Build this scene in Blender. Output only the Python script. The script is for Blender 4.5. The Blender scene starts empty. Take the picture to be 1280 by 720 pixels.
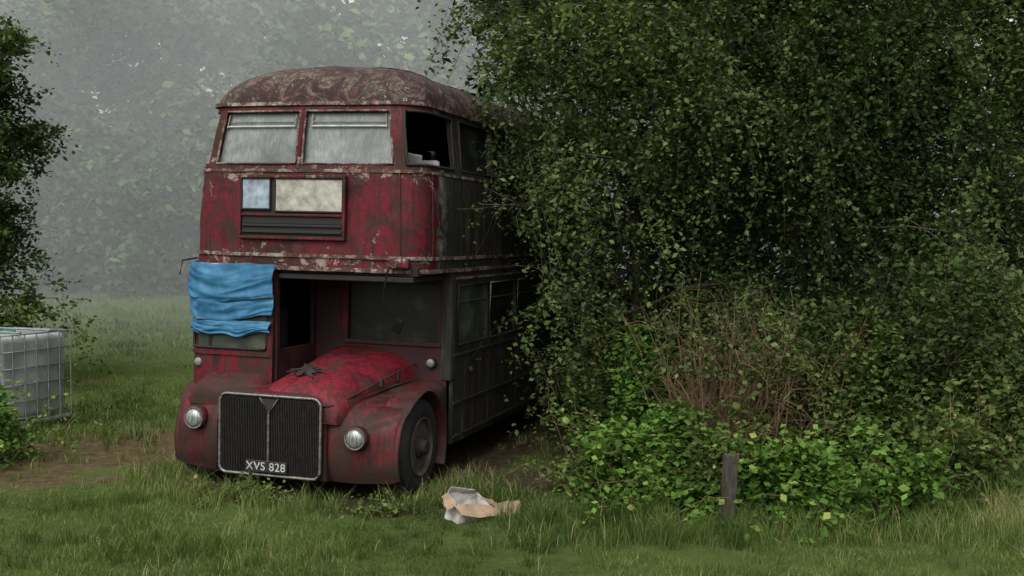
import bpy, bmesh, math, random
import numpy as np
from mathutils import Vector, Matrix, noise as mn
rng=np.random.default_rng(11); random.seed(5)
scene=bpy.context.scene
rad=math.radians
# ---------------------------------------------------------------- helpers
def link(o,parent=None):
    scene.collection.objects.link(o)
    if parent is not None: o.parent=parent
    return o
def empty(name,loc=(0,0,0),rot=(0,0,0)):
    o=bpy.data.objects.new(name,None); o.location=loc; o.rotation_euler=rot; o.empty_display_size=.2
    return link(o)
def mesh_np(name,V,quads=None,tris=None,mat=None,var=None,parent=None,smooth=False,pattr=None):
    if not len(V) or not ((quads is not None and len(quads)) or (tris is not None and len(tris))): return None
    me=bpy.data.meshes.new(name)
    V=np.asarray(V,dtype=np.float32)
    loops=[];starts=[];n=0
    if quads is not None and len(quads):
        q=np.asarray(quads,dtype=np.int32); loops.append(q.ravel()); starts.append(np.arange(len(q))*4); n=len(q)*4
    if tris is not None and len(tris):
        t=np.asarray(tris,dtype=np.int32); loops.append(t.ravel()); starts.append(n+np.arange(len(t))*3)
    loops=np.concatenate(loops).astype(np.int32); starts=np.concatenate(starts).astype(np.int32)
    me.vertices.add(len(V)); me.vertices.foreach_set('co',V.ravel())
    me.loops.add(len(loops)); me.loops.foreach_set('vertex_index',loops)
    me.polygons.add(len(starts)); me.polygons.foreach_set('loop_start',starts)
    me.update(calc_edges=True)
    if var is not None:
        a=me.attributes.new('var','FLOAT','FACE'); a.data.foreach_set('value',np.asarray(var,dtype=np.float32))
    if pattr is not None:
        for k,v in pattr.items():
            a=me.attributes.new(k,'FLOAT','POINT'); a.data.foreach_set('value',np.asarray(v,dtype=np.float32))
    if smooth: me.polygons.foreach_set('use_smooth',np.ones(len(starts),dtype=bool))
    if mat: me.materials.append(mat)
    return link(bpy.data.objects.new(name,me),parent)
def nrm(a): return a/np.maximum(np.linalg.norm(a,axis=-1,keepdims=True),1e-9)
# ---------------------------------------------------------------- materials
class NT:
    def __init__(s,name):
        s.m=bpy.data.materials.new(name); s.m.use_nodes=True; s.t=s.m.node_tree; s.t.nodes.clear()
        s.out=s.n('ShaderNodeOutputMaterial')
    def n(s,ty,**k):
        d=s.t.nodes.new(ty)
        for a,b in k.items(): setattr(d,a,b)
        return d
    def l(s,a,b): s.t.links.new(a,b)
    def val(s,sock,v):
        if hasattr(v,'is_linked') or isinstance(v,bpy.types.NodeSocket): s.l(v,sock)
        else:
            if isinstance(v,tuple) and len(v)==3 and sock.type=='RGBA': v=v+(1,)
            sock.default_value=v
    def coord(s,scale=(1,1,1),kind='Object'):
        tc=s.n('ShaderNodeTexCoord'); mp=s.n('ShaderNodeMapping'); s.l(tc.outputs[kind],mp.inputs[0])
        mp.inputs['Scale'].default_value=scale; return mp.outputs[0]
    def noise(s,scale,detail=6,rough=.6,vec=None,dist=0):
        d=s.n('ShaderNodeTexNoise'); d.inputs['Scale'].default_value=scale; d.inputs['Detail'].default_value=min(detail,7)
        d.inputs['Roughness'].default_value=rough; d.inputs['Distortion'].default_value=dist
        if vec is not None: s.l(vec,d.inputs['Vector'])
        return d.outputs['Fac']
    def ramp(s,fac,stops,interp='LINEAR'):
        d=s.n('ShaderNodeValToRGB'); d.color_ramp.interpolation=interp
        e=d.color_ramp.elements
        while len(e)<len(stops): e.new(.5)
        for i,(p,c) in enumerate(stops):
            e[i].position=p
            if not isinstance(c,tuple): c=(c,c,c)
            e[i].color=c+(1,) if len(c)==3 else c
        s.val(d.inputs[0],fac); return d.outputs[0]
    def mix(s,f,a,b,mode='MIX'):
        d=s.n('ShaderNodeMix',data_type='RGBA',blend_type=mode)
        s.val(d.inputs[0],f); s.val(d.inputs[6],a); s.val(d.inputs[7],b); return d.outputs[2]
    def math(s,op,a,b=0.0,clamp=False):
        d=s.n('ShaderNodeMath',operation=op); d.use_clamp=clamp
        s.val(d.inputs[0],a); s.val(d.inputs[1],b); return d.outputs[0]
    def sep(s,vec):
        d=s.n('ShaderNodeSeparateXYZ'); s.l(vec,d.inputs[0]); return d.outputs
    def mapr(s,v,a,b,c=0.,d2=1.):
        d=s.n('ShaderNodeMapRange'); s.val(d.inputs[0],v)
        d.inputs[1].default_value=a; d.inputs[2].default_value=b; d.inputs[3].default_value=c; d.inputs[4].default_value=d2
        return d.outputs[0]
    def bump(s,h,st=.3,dist=.02):
        d=s.n('ShaderNodeBump'); d.inputs['Strength'].default_value=st; d.inputs['Distance'].default_value=dist
        s.l(h,d.inputs['Height']); return d.outputs[0]
    def pbr(s,col,rough=.5,metal=0.,spec=.5,normal=None,alpha=None,trans=None,coat=None):
        p=s.n('ShaderNodeBsdfPrincipled'); s.val(p.inputs['Base Color'],col); s.val(p.inputs['Roughness'],rough)
        s.val(p.inputs['Metallic'],metal); s.val(p.inputs['Specular IOR Level'],spec)
        if normal is not None: s.l(normal,p.inputs['Normal'])
        s.l(p.outputs[0],s.out.inputs[0]); return p
    def matte(s,col,normal=None):
        p=s.n('ShaderNodeBsdfDiffuse'); s.val(p.inputs['Color'],col)
        if normal is not None: s.l(normal,p.inputs['Normal'])
        s.l(p.outputs[0],s.out.inputs[0])
def simple(name,c,rough=.6,metal=0.,spec=.4,var=.35,scale=8):
    m=NT(name); v=m.coord(); n=m.noise(scale,6,.65,v)
    f=m.mapr(n,.3,.7); d=tuple(x*(1-var) for x in c); h=tuple(min(1,x*(1+var*.6)) for x in c)
    m.pbr(m.mix(f,d,h),m.mapr(n,.3,.7,rough*.85,min(1,rough*1.15)),metal,spec,m.bump(n,.15,.01)); return m.m
def leaf_mat(name,stops,transl=.3):
    m=NT(name); a=m.n('ShaderNodeAttribute'); a.attribute_name='var'
    c=m.ramp(a.outputs['Fac'],stops)
    p=m.n('ShaderNodeBsdfDiffuse'); m.l(c,p.inputs['Color']); o=p.outputs[0]
    if transl>0:
        t=m.n('ShaderNodeBsdfTranslucent'); m.l(m.mix(1.,c,(1.15,1.2,.55),'MULTIPLY'),t.inputs['Color'])
        x=m.n('ShaderNodeMixShader'); x.inputs[0].default_value=transl
        m.l(o,x.inputs[1]); m.l(t.outputs[0],x.inputs[2]); o=x.outputs[0]
    m.l(o,m.out.inputs[0]); return m.m
def bark_mat(name,c1,c2):
    m=NT(name); v=m.coord((6,6,1.5)); n=m.noise(4,5,.7,v)
    m.matte(m.ramp(n,[(.3,c1),(.7,c2)]),m.bump(n,.6,.02)); return m.m
birch_leaf=leaf_mat('birch_leaf',[(0,(.013,.024,.009)),(.4,(.034,.054,.018)),(.75,(.074,.100,.034)),(1,(.13,.15,.058))],.25)
bramble_leaf=leaf_mat('bramble_leaf',[(0,(.018,.042,.010)),(.5,(.055,.115,.021)),(.85,(.105,.18,.038)),(1,(.20,.235,.07))],.3)
weed_leaf=leaf_mat('weed_leaf',[(0,(.022,.036,.012)),(.5,(.054,.082,.023)),(.85,(.10,.135,.04)),(1,(.2,.18,.08))],.3)
dark_leaf=leaf_mat('dark_leaf',[(0,(.012,.024,.010)),(.5,(.028,.047,.018)),(1,(.062,.088,.032))],0)
far_leaf=leaf_mat('far_leaf',[(0,(.012,.026,.012)),(.45,(.04,.068,.03)),(1,(.12,.165,.07))],0)
grass_mat=leaf_mat('grass_blade',[(0,(.026,.045,.011)),(.4,(.056,.088,.022)),(.75,(.098,.138,.037)),(.92,(.15,.172,.062)),(1,(.23,.20,.105))],.25)
bark=bark_mat('bark',(.02,.017,.013),(.06,.05,.04))
birch_bark=bark_mat('birch_bark',(.018,.016,.013),(.07,.06,.05))
cane=bark_mat('cane',(.06,.042,.025),(.17,.12,.07))

# ---------------------------------------------------------------- bus frame
BL=Vector((-2.19,11.40,0.02)); ROLL=rad(1.4); YAW=rad(-17.0); LEN=6.6
BM=Matrix.Translation(BL)@(Matrix.Rotation(YAW,4,'Z')@Matrix.Rotation(ROLL,4,'Y'))
BI=np.array(BM.inverted())
def to_bus(P): return P@BI[:3,:3].T+BI[:3,3]
def in_bus(P,m=0.03):
    q=to_bus(P); return (np.abs(q[:,0])<1.3+m)&(q[:,1]>-.45)&(q[:,1]<LEN+m)&(q[:,2]<4.38+m)
def side_strip(P,m=.03):
    q=to_bus(P); return in_bus(P,m)|((q[:,0]>1.2)&(q[:,0]<2.0+.12*q[:,1])&(q[:,1]>-.5)&(q[:,1]<4.6)&(P[:,2]<2.4+.3*np.sin(q[:,1]*4)+.15*np.sin(q[:,0]*9)))
def near_side(P,m=.03):
    q=to_bus(P); return side_strip(P,m)|((q[:,1]<.75)&(q[:,0]<2.2)&(q[:,1]>-3))
# ---------------------------------------------------------------- terrain
def sst(a,b,x):
    t=np.clip((x-a)/(b-a),0,1); return t*t*(3-2*t)
def H(x,y):
    x=np.asarray(x,float); y=np.asarray(y,float)
    h=1.45*sst(16,62,y)+1.2*sst(60,200,y)
    h=h+.035*np.sin(x*1.3+.5*np.sin(y*.9))*np.cos(y*1.1+.7)+.02*np.sin(x*3.1+1)*np.sin(y*2.7)
    h=h-.04*np.exp(-(((x+1.6)/2.2)**2+((y-13)/3.)**2))
    return h
def fnoise(x,y,s,o=0.):
    r=0; a=0
    for k,(ang,f,w_) in enumerate([(0.3,1,1),(1.7,1.37,.8),(2.9,2.11,.6),(.9,3.3,.45),(2.2,5.1,.3)]):
        u=x*math.cos(ang)+y*math.sin(ang); v=-x*math.sin(ang)+y*math.cos(ang)
        r=r+w_*np.sin(u*s*f+o+k*1.9+2.1*np.sin(v*s*f*.61+k)); a+=w_
    return .5+.8*r/a
def dirt(x,y):
    P=np.stack([x,y,np.zeros_like(x)],-1).reshape(-1,3); q=to_bus(P)
    dx=np.maximum(np.abs(q[:,0])-1.15,0); dy=np.maximum(np.maximum(-.25-q[:,1],q[:,1]-LEN),0)
    d=np.hypot(dx,dy).reshape(x.shape)
    n=fnoise(x,y,2.3,1.)
    a=1-sst(.0,.8,d-.5*n+.15)
    yc=12.7-.05*(x+4)+.3*np.sin(x*1.1)
    b=(.85*np.exp(-(((y-yc+.9)/.7)**2))+.95*np.exp(-(((y-yc-.9)/.7)**2))+.75*np.exp(-((y-yc)/1.9)**2))*sst(-1.8,-3.0,x)*(.2+1.0*n)
    c=.9*np.exp(-(((x-2.6)/3.0)**2+((y-14.5)/2.8)**2))
    e=.75*np.exp(-(((x-.35)/1.0)**2+((y-11.8)/.9)**2))
    return np.clip(np.maximum(np.maximum(a,b),np.maximum(c,e)),0,1)
xs=np.concatenate([-np.geomspace(300,10.5,18),np.arange(-10,12.01,.16),np.geomspace(12.5,300,18)])
ys=np.concatenate([[-60,-20,0,4],np.arange(6,24,.16),np.geomspace(24.2,600,60)])
X,Y=np.meshgrid(xs,ys); Z=H(X,Y); nx,ny=len(xs),len(ys)
idx=np.arange(nx*ny).reshape(ny,nx)
q=np.stack([idx[:-1,:-1],idx[:-1,1:],idx[1:,1:],idx[1:,:-1]],-1).reshape(-1,4)
m=NT('meadow_ground'); v=m.coord(); n1=m.noise(.5,3,.6,v); n2=m.noise(7,5,.75,v); n3=m.noise(30,4,.8,v)
g=m.mix(m.mapr(n1,.35,.65),(.026,.04,.012),(.058,.082,.024)); g=m.mix(m.mapr(n2,.35,.7),g,(.075,.10,.03))
g=m.mix(m.mapr(n3,.4,.75),g,(.04,.055,.018))
dn=m.ramp(n2,[(.3,(.022,.016,.011)),(.6,(.05,.037,.025)),(.8,(.10,.075,.05))])
s=m.sep(v); dl=m.mapr(s[0],-2.6,-3.6); dn=m.mix(dl,dn,m.ramp(n2,[(.3,(.04,.032,.018)),(.6,(.09,.07,.038)),(.8,(.14,.112,.062))]))
a=m.n('ShaderNodeAttribute'); a.attribute_name='dirt'
f=m.math('ADD',a.outputs['Fac'],m.math('MULTIPLY',m.math('SUBTRACT',n3,.5),.8)); f=m.mapr(f,.3,.65)
m.matte(m.mix(f,g,dn),m.bump(n3,.8,.04))
mesh_np('ground',np.stack([X,Y,Z],-1).reshape(-1,3),q,mat=m.m,smooth=True,pattr={'dirt':dirt(X,Y).ravel()})

# ---------------------------------------------------------------- grass
def blades(x,y,h,w):
    n=len(x); P=np.stack([x,y,H(x,y)-.01],-1)
    az=rng.random(n)*6.283; b=np.stack([np.cos(az),np.sin(az),0*az],-1)*w[0]
    b=b*(w[1]+(1-w[1])*rng.random(n))[:,None]
    la=rng.random(n)*6.283; ln=np.stack([np.cos(la),np.sin(la),0*la],-1)*(h*(.15+.8*rng.random(n)))[:,None]
    up=np.stack([0*h,0*h,h],-1)
    V=np.stack([P-b,P+b,P+up*.6+ln*.35+b*.7,P+up*.6+ln*.35-b*.7,P+up*(.93)+ln],1).reshape(-1,3)
    i=np.arange(n)*5
    Q=np.stack([i,i+1,i+2,i+3],-1); T=np.stack([i+3,i+2,i+4],-1)
    return V,Q,T
def gvar(x,y,dry=0.):
    n=len(x)
    v=np.clip(-.12+.68*fnoise(x,y,.8,4.)+.26*fnoise(x,y,3.7,2.)+.4*(rng.random(n)-.3)+dry,0,.94)
    return np.where(rng.random(n)<.035+.3*dirt(x,y)+.07*sst(.55,.9,fnoise(x,y,1.1,9.)),1.,v)
def grass(n,y0,y1,hmin,hmax,w):
    y=y0+(y1-y0)*rng.random(n)**1.15; hw=.5*y+.8
    x=(rng.random(n)*2-1)*hw
    dd_=dirt(x,y)
    k=(dd_<.12+rng.random(n)*.75)&(~in_bus(np.stack([x,y,np.full(n,.1)],-1),-.05))
    x=x[k];y=y[k];n=len(x); dd_=dd_[k]
    tuft=np.clip(fnoise(x,y,1.3,.3)*.6+fnoise(x,y,5.3,1.3)*.6-.1,.05,1.3)
    h=(hmin+(hmax-hmin)*rng.random(n)**1.5)*(.25+1.9*tuft**2)*(1-.6*dd_)
    V,Q,T=blades(x,y,h,w); v=gvar(x,y,.12*dd_)
    return V,Q,T,np.concatenate([v,v])
def tufts(n,cx,cy,sx,sy,hm,per=38,frus=False):
    if frus: ty=7.8+12*rng.random(n)**1.2; tx=(rng.random(n)*2-1)*(.48*ty)
    else: tx=cx+sx*(rng.random(n)*2-1); ty=cy+sy*(rng.random(n)*2-1)
    k=~in_bus(np.stack([tx,ty,0*tx+.1],-1),.0); tx=tx[k];ty=ty[k];n=len(tx)
    hh=hm*(.4+.8*rng.random(n)); x=np.repeat(tx,per)+rng.normal(size=n*per)*.045; y=np.repeat(ty,per)+rng.normal(size=n*per)*.045
    h=np.repeat(hh,per)*(.4+.8*rng.random(n*per)); V,Q,T=blades(x,y,h,(.004,.5)); v=np.clip(gvar(x,y)+np.repeat(rng.normal(size=n)*.14,per),0,1)
    return V,Q,T,np.concatenate([v,v])
parts=[grass(180000,7.6,14,.025,.085,(.0033,.5)),grass(95000,13,26,.05,.13,(.007,.5)),grass(55000,25,62,.08,.2,(.02,.5)),
  tufts(650,0,0,0,0,.16,30,True),tufts(120,-1.9,10.75,1.9,.35,.22),tufts(60,-.4,11.2,.5,.8,.2),tufts(240,2.8,9.5,2.9,.5,.3),tufts(160,5.2,11.0,1.6,1.3,.4),tufts(60,-5.9,13.9,1.2,.5,.3),tufts(60,-3.75,12.4,.3,1.4,.22),tufts(70,-3.5,9.0,2.2,.5,.2)]
off=0;Vs=[];Qs=[];Ts=[];v1=[];v2=[]
for V,Q,T,v in parts:
    Vs.append(V);Qs.append(Q+off);Ts.append(T+off);off+=len(V);v1.append(v[:len(Q)]);v2.append(v[len(Q):])
mesh_np('grass',np.concatenate(Vs),np.concatenate(Qs),np.concatenate(Ts),grass_mat,np.concatenate(v1+v2))

# ---------------------------------------------------------------- foliage tools
def leaf_geo(P,size,up=.5,hang=None,asp=.34):
    n=len(P); N=rng.normal(size=(n,3)); N[:,2]=np.abs(N[:,2])+up; N=nrm(N)
    t=rng.normal(size=(n,3))
    if hang is not None: t=t+np.array([0,0,-hang])
    t=nrm(t-N*np.sum(t*N,1,keepdims=True)); b=np.cross(N,t)
    s=(size*(.5+.9*rng.random(n)))[:,None]
    V=np.stack([P,P+t*s*.45+b*s*asp+N*s*.07,P+t*s,P+t*s*.45-b*s*asp+N*s*.07],1).reshape(-1,3)
    i=np.arange(n)*4; return V,np.stack([i,i+1,i+2,i+3],-1)
def bpaths(S,D,L,g,m,w):
    B=len(S); t=np.linspace(0,1,m)[None,:,None]; L=np.asarray(L)[:,None,None]
    P=S[:,None,:]+D[:,None,:]*L*t
    P[:,:,2]-=(np.asarray(g).reshape(-1,1)*L[:,:,0]*t[:,:,0]**2)
    nz=np.cumsum(rng.normal(size=(B,m,3))*w,1)*L; nz[:,0]=0
    return P+nz
def tubes(paths,radii,k=4):
    B,m,_=paths.shape
    T=np.gradient(paths,axis=1); T=nrm(T); ref=np.where(np.abs(T[...,2:3])<.8,np.array([0,0,1.]),np.array([1.,0,0]))
    U=nrm(np.cross(T,ref)); W=np.cross(T,U)
    a=np.arange(k)*2*np.pi/k
    V=paths[:,:,None,:]+radii[:,:,None,None]*(np.cos(a)[None,None,:,None]*U[:,:,None,:]+np.sin(a)[None,None,:,None]*W[:,:,None,:])
    idx=np.arange(B*m*k).reshape(B,m,k); nx=np.roll(idx,-1,2)
    Q=np.stack([idx[:,:-1],nx[:,:-1],nx[:,1:],idx[:,1:]],-1).reshape(-1,4)
    return V.reshape(-1,3),Q
def sample(paths,bi,t):
    m=paths.shape[1]; f=t*(m-1); i=np.minimum(f.astype(int),m-2); r=(f-i)[:,None]
    return paths[bi,i]*(1-r)+paths[bi,i+1]*r, nrm(paths[bi,i+1]-paths[bi,i])
def rad_arr(r0,r1,B,m):
    t=np.linspace(0,1,m)[None]; r0=np.asarray(r0).reshape(-1,1)*np.ones((B,1)); return r0*(1-t)+r1*t
def merge(gs):
    off=0;V=[];Q=[]
    for a,b in gs: V.append(a);Q.append(b+off);off+=len(a)
    return np.concatenate(V),np.concatenate(Q)
def tree(name,base,h,cr,nl,ns,nt,nlf,leaf,lm,bm,tmin=.15,ldroop=.25,tdroop=.6,tl=(.3,.8),el=(.1,.8),stems=1,tr=.13,prof=None,geo=False,busclear=False,az=None,vb=0.,lv=.5):
    bx,by=base; bz=float(H(bx,by))-.1
    S=np.array([[bx,by,bz]])+rng.normal(size=(stems,3))*np.array([.12,.12,0])*(stems>1)
    D=nrm(np.array([[0,0,1.]])+rng.normal(size=(stems,3))*np.array([.06,.06,0])*(1 if stems==1 else 3))
    tp=bpaths(S,D,np.full(stems,h*.92),np.zeros(stems),9,.012)
    wood=[tubes(tp,rad_arr(tr,tr*.12,stems,9),8)]
    bi=rng.integers(0,stems,nl); t=tmin+(1-tmin)*(np.arange(nl)+rng.random(nl))/nl
    LS,_=sample(tp,bi,t)
    A=rng.random(nl)*6.283 if az is None else az[0]+(az[1]-az[0])*rng.random(nl)
    e=el[0]+(el[1]-el[0])*(t-tmin)/(1-tmin)+rng.normal(size=nl)*.12
    LD=np.stack([np.cos(A)*np.cos(e),np.sin(A)*np.cos(e),np.sin(e)],-1)
    pf=(.55+.5*np.sin(np.pi*np.clip(t,0,1)**.8)) if prof is None else prof(t)
    LL=cr*pf*(.6+.5*rng.random(nl))
    lp=bpaths(LS,LD,LL,np.full(nl,ldroop),7,.035)
    wood.append(tubes(lp,rad_arr(tr*.32*(1.15-t*.8),tr*.04,nl,7),5))
    b2=np.repeat(np.arange(nl),ns); n2=len(b2); t2=.2+.8*rng.random(n2)
    SS,SD=sample(lp,b2,t2); SD=nrm(SD*.7+rng.normal(size=(n2,3))*.6)
    SL=LL[b2]*(.2+.28*rng.random(n2))
    sp=bpaths(SS,SD,SL,np.full(n2,ldroop*1.2),5,.05)
    wood.append(tubes(sp,rad_arr(tr*.08,tr*.02,n2,5),3))
    b3=np.repeat(np.arange(n2),nt); n3=len(b3); t3=.1+.9*rng.random(n3)
    TS,TD=sample(sp,b3,t3); TD=nrm(TD*.5+rng.normal(size=(n3,3))*.7)
    TL=tl[0]+(tl[1]-tl[0])*rng.random(n3)
    tw=bpaths(TS,TD,TL,tdroop*(.6+.8*rng.random(n3)),4,.05)
    if busclear:
        k=~(near_side(tw[:,-1])|near_side(tw[:,1])|near_side(tw[:,2])); tw=tw[k]; b3=b3[k]; n3=len(b3)
    if not geo: wood.append(tubes(tw[::3],rad_arr(.003+leaf*.015,.0015,len(tw[::3]),4),3))
    b4=np.repeat(np.arange(n3),nlf); n4=len(b4)
    P,_=sample(tw,b4,rng.random(n4)**.8); P=P+rng.normal(size=(n4,3))*leaf*.7
    limbv=rng.random(nl)[b2]; cv=((1-lv)*rng.random(n2)+lv*limbv)[b3][b4]; tv=rng.random(n3)[b4]
    if busclear: k=~near_side(P,.02); P=P[k]; cv=cv[k]; tv=tv[k]
    var=np.clip(.55*cv+.18*tv+.38*rng.random(len(P))-.05+vb,0,1)
    V,Q=leaf_geo(P,leaf,.5,.6)
    if geo: return merge(wood),(V,Q,var)
    root=empty(name,(0,0,0))
    WV,WQ=merge(wood)
    if busclear:
        c=WV[WQ].mean(1); WQ=WQ[~near_side(c,-.02)]
    mesh_np('branches',WV,WQ,mat=bm,parent=root,smooth=True)
    mesh_np('leaves',V,Q,mat=lm,var=var,parent=root)
    return root
front=(math.pi*1.0-.2,math.pi*2+.2)
PB=lambda t:.75+.3*np.sin(np.pi*np.clip(t,0,1)**.7)
tree('birch_tree',(1.45,14.1),8.0,2.9,36,9,13,25,.06,birch_leaf,birch_bark,tmin=.2,ldroop=.35,tdroop=1.,tl=(.35,1.05),busclear=True,tr=.08,az=(math.pi*.75,math.pi*2.1),prof=PB,vb=.02,lv=.7)
tree('birch_tree',(3.7,14.2),8.6,3.0,34,8,13,25,.064,birch_leaf,birch_bark,tmin=.1,ldroop=.3,tdroop=.95,tl=(.3,1.1),az=front,prof=PB,tr=.1,lv=.7)
tree('birch_tree',(6.1,14.6),8.2,3.0,30,8,13,25,.066,birch_leaf,birch_bark,tmin=.06,ldroop=.3,tdroop=.95,tl=(.3,1.1),az=front,prof=PB,vb=.03,tr=.1,lv=.7)
tree('ash_tree',(3.0,18.3),10,4.0,28,8,8,13,.2,dark_leaf,bark,tmin=.03,tl=(.4,1.),tr=.14)
tree('ash_tree',(6.6,18.5),10,4.0,26,8,8,13,.2,dark_leaf,bark,tmin=.03,tl=(.4,1.),tr=.14)
tree('ash_tree',(9.8,17.8),9.5,4.2,26,8,7,14,.18,dark_leaf,bark,tmin=.03,tl=(.4,1.),tr=.14)
tree('ash_tree',(14,24),11,5,24,8,7,13,.22,dark_leaf,bark,tmin=.03,tl=(.4,1.1),tr=.18)
tree('hawthorn_tree',(-9.9,19.0),6.3,2.1,38,8,10,24,.085,birch_leaf,bark,tmin=.06,ldroop=.2,tdroop=.4,tl=(.25,.6),tr=.10,vb=-.05)
# distant misty tree line as one object
W=[];Lf=[]
for i,(x,y,h,c) in enumerate([(-24,50,14.8,5.8),(-18.2,46,14.0,5.6),(-13.0,49,12.8,5.0),(-8.6,47,11.6,4.8),(-4.5,49,14.2,5.4),(.3,47,14.2,5.2),(5,50,13,5),(13,47,13,5.5),(-21,55,15.8,6),(-10.5,56,14.8,6),(-1.5,55,16,6),(-20.5,40,5.5,3.8),(-15,41,5,3.6),(-9.5,40,4.6,3.4),(-5,42,5,3.2),(-12.3,40.5,4,3)]):
    w,l=tree('x',(x,y),h,c,32,8,8,9,.42 if h>7 else .28,None,None,tmin=.02,ldroop=.15,tdroop=.3,tl=(.4,1.1),tr=.16,geo=True,prof=lambda t:.75+.4*np.sin(np.pi*t**1.2)-.25*t**3,lv=.85,vb=-.14 if h<7 else .02)
    W.append(w);Lf.append(l)
root=empty('distant_trees')
a,b=merge(W); mesh_np('branches',a,b,mat=bark,parent=root)
a,b=merge([(l[0],l[1]) for l in Lf]); mesh_np('leaves',a,b,mat=far_leaf,var=np.concatenate([l[2] for l in Lf]),parent=root)

# shrubs -----------------------------------------------------------
def stem_bush(name,base,n,L,spread,leaf,lm,bm,leaves,tfrom=.45,r=.012,g=.25,spreadbase=.18,asp=.34):
    bx,by=base; S=np.stack([bx+rng.normal(size=n)*spreadbase,by+rng.normal(size=n)*spreadbase,np.zeros(n)],-1); S[:,2]=H(S[:,0],S[:,1])-.03
    A=rng.random(n)*6.283; s=spread*rng.random(n)**.7
    D=nrm(np.stack([np.cos(A)*s,np.sin(A)*s,np.ones(n)],-1)); LL=L*(.55+.5*rng.random(n))
    p=bpaths(S,D,LL,np.full(n,g)*(.2+rng.random(n)),8,.02)
    wood=[tubes(p,rad_arr(r*(.5+rng.random(n)),.002,n,8),5)]
    m2=n*6; b=rng.integers(0,n,m2); t=.3+.7*rng.random(m2); s2,d2=sample(p,b,t)
    d2=nrm(d2*.8+rng.normal(size=(m2,3))*.5); tw=bpaths(s2,d2,.15+.2*L*rng.random(m2),np.full(m2,.3),5,.05)
    wood.append(tubes(tw,rad_arr(r*.3,.0015,m2,5),3))
    k=int(leaves); b=rng.integers(0,m2,k); P,_=sample(tw,b,rng.random(k)); P+=rng.normal(size=(k,3))*leaf*.6
    keep=(P[:,2]>tfrom*L*.6)&(~in_bus(P)); P=P[keep]; b=b[keep]
    V,Q=leaf_geo(P,leaf,.8,.3,asp)
    var=np.clip(.4*rng.random(m2)[b]+.6*rng.random(len(P)),0,1)
    root=empty(name); a,c=merge(wood); mesh_np('stems',a,c,mat=bm,parent=root,smooth=True); mesh_np('leaves',V,Q,mat=lm,var=var,parent=root)
stem_bush('hazel_bush',(2.1,11.3),130,2.3,.5,.06,birch_leaf,cane,5000,.85,.012)
stem_bush('hazel_bush',(3.0,12.0),70,2.2,.6,.06,weed_leaf,cane,7000,.6,.011)
stem_bush('hazel_bush',(4.6,12.8),50,2.4,.6,.07,birch_leaf,cane,12000,.3,.011)
stem_bush('hazel_bush',(1.2,12.6),40,1.8,.45,.065,birch_leaf,cane,6000,.2,.009)
stem_bush('hazel_bush',(6.2,13.0),50,2.2,.7,.07,weed_leaf,cane,10000,.2,.01)
def mound(name,cx,cy,rx,ry,h,n,leaf,lm,canes=60,seed=0.):
    k=int(n/3); a=rng.random(k)*6.283; r=np.abs(rng.normal(size=k))*.52+.05
    x=cx+rx*r*np.cos(a); y=cy+ry*r*np.sin(a)
    nz=fnoise(x,y,2.4,seed); n2_=fnoise(x,y,7,seed+1)
    top=h*np.clip(1.15-r*.75,0.08,1)*np.clip(.15+1.1*nz+.45*(n2_-.5),.06,1.6)
    z=H(x,y)+top*(rng.random(k)**.5)
    C=np.stack([x,y,z],-1)+rng.normal(size=(k,3))*.04; C=C[(~side_strip(C,.05))&(C[:,2]>H(C[:,0],C[:,1]))]; k=len(C)
    P=np.repeat(C,3,0)+rng.normal(size=(k*3,3))*leaf*np.array([.8,.8,.45])
    V,Q=leaf_geo(P,leaf,1.1,0.2,.38)
    cv=np.repeat(rng.random(k),3); hv=np.repeat(fnoise(C[:,0],C[:,1],3.,seed+3),3)
    var=np.clip(.32*cv+.42*hv+.35*rng.random(k*3)-.05,0,1)
    root=empty(name); mesh_np('leaves',V,Q,mat=lm,var=var,parent=root)
    S=np.stack([cx+rx*.5*rng.normal(size=canes),cy+ry*.5*rng.normal(size=canes),np.zeros(canes)],-1); S[:,2]=H(S[:,0],S[:,1])-.02
    D=nrm(rng.normal(size=(canes,3))*np.array([.8,.8,0])+np.array([0,0,1.3])); L=h*(1+.9*rng.random(canes))
    p=bpaths(S,D,L,.3+.4*rng.random(canes),9,.03); ke=~(side_strip(p[:,-1])|side_strip(p[:,4])); p=p[ke]
    if not len(p): return
    a,b=tubes(p,rad_arr(.006,.002,len(p),9),4); mesh_np('canes',a,b,mat=cane,parent=root,smooth=True)
    kk=len(p)*30; bi=rng.integers(0,len(p),kk); Pq,_=sample(p,bi,.25+.75*rng.random(kk)); Pq+=rng.normal(size=(kk,3))*.035
    V,Q=leaf_geo(Pq,leaf*.9,1.,.2,.4); mesh_np('cane_leaves',V,Q,mat=lm,var=np.clip(.25+.75*rng.random(kk),0,1),parent=root)
mound('bramble_bush',1.55,10.4,.75,.6,.9,7500,.07,bramble_leaf,60,.5)
mound('bramble_bush',2.6,10.3,.9,.7,.8,9000,.075,bramble_leaf,70,1.5)
mound('bramble_bush',3.7,11.2,.95,.7,1.05,9000,.065,weed_leaf,70,2.5)
mound('bramble_bush',1.45,11.9,.55,.8,1.2,6500,.065,bramble_leaf,50,3.5)
mound('bramble_bush',2.6,11.9,.9,.6,.8,4500,.06,weed_leaf,40,3.9)
mound('bramble_bush',5.2,12.4,1.2,.8,1.0,8000,.075,weed_leaf,60,4.5)
mound('bramble_bush',7.4,13.4,1.4,.8,1.0,6000,.075,birch_leaf,40,4.9)
mound('bramble_bush',.85,11.1,.4,.5,.55,2600,.055,weed_leaf,30,6.)
mound('nettle_patch',-6.0,12.5,.45,.5,.9,4500,.065,bramble_leaf,40,5.)
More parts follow.
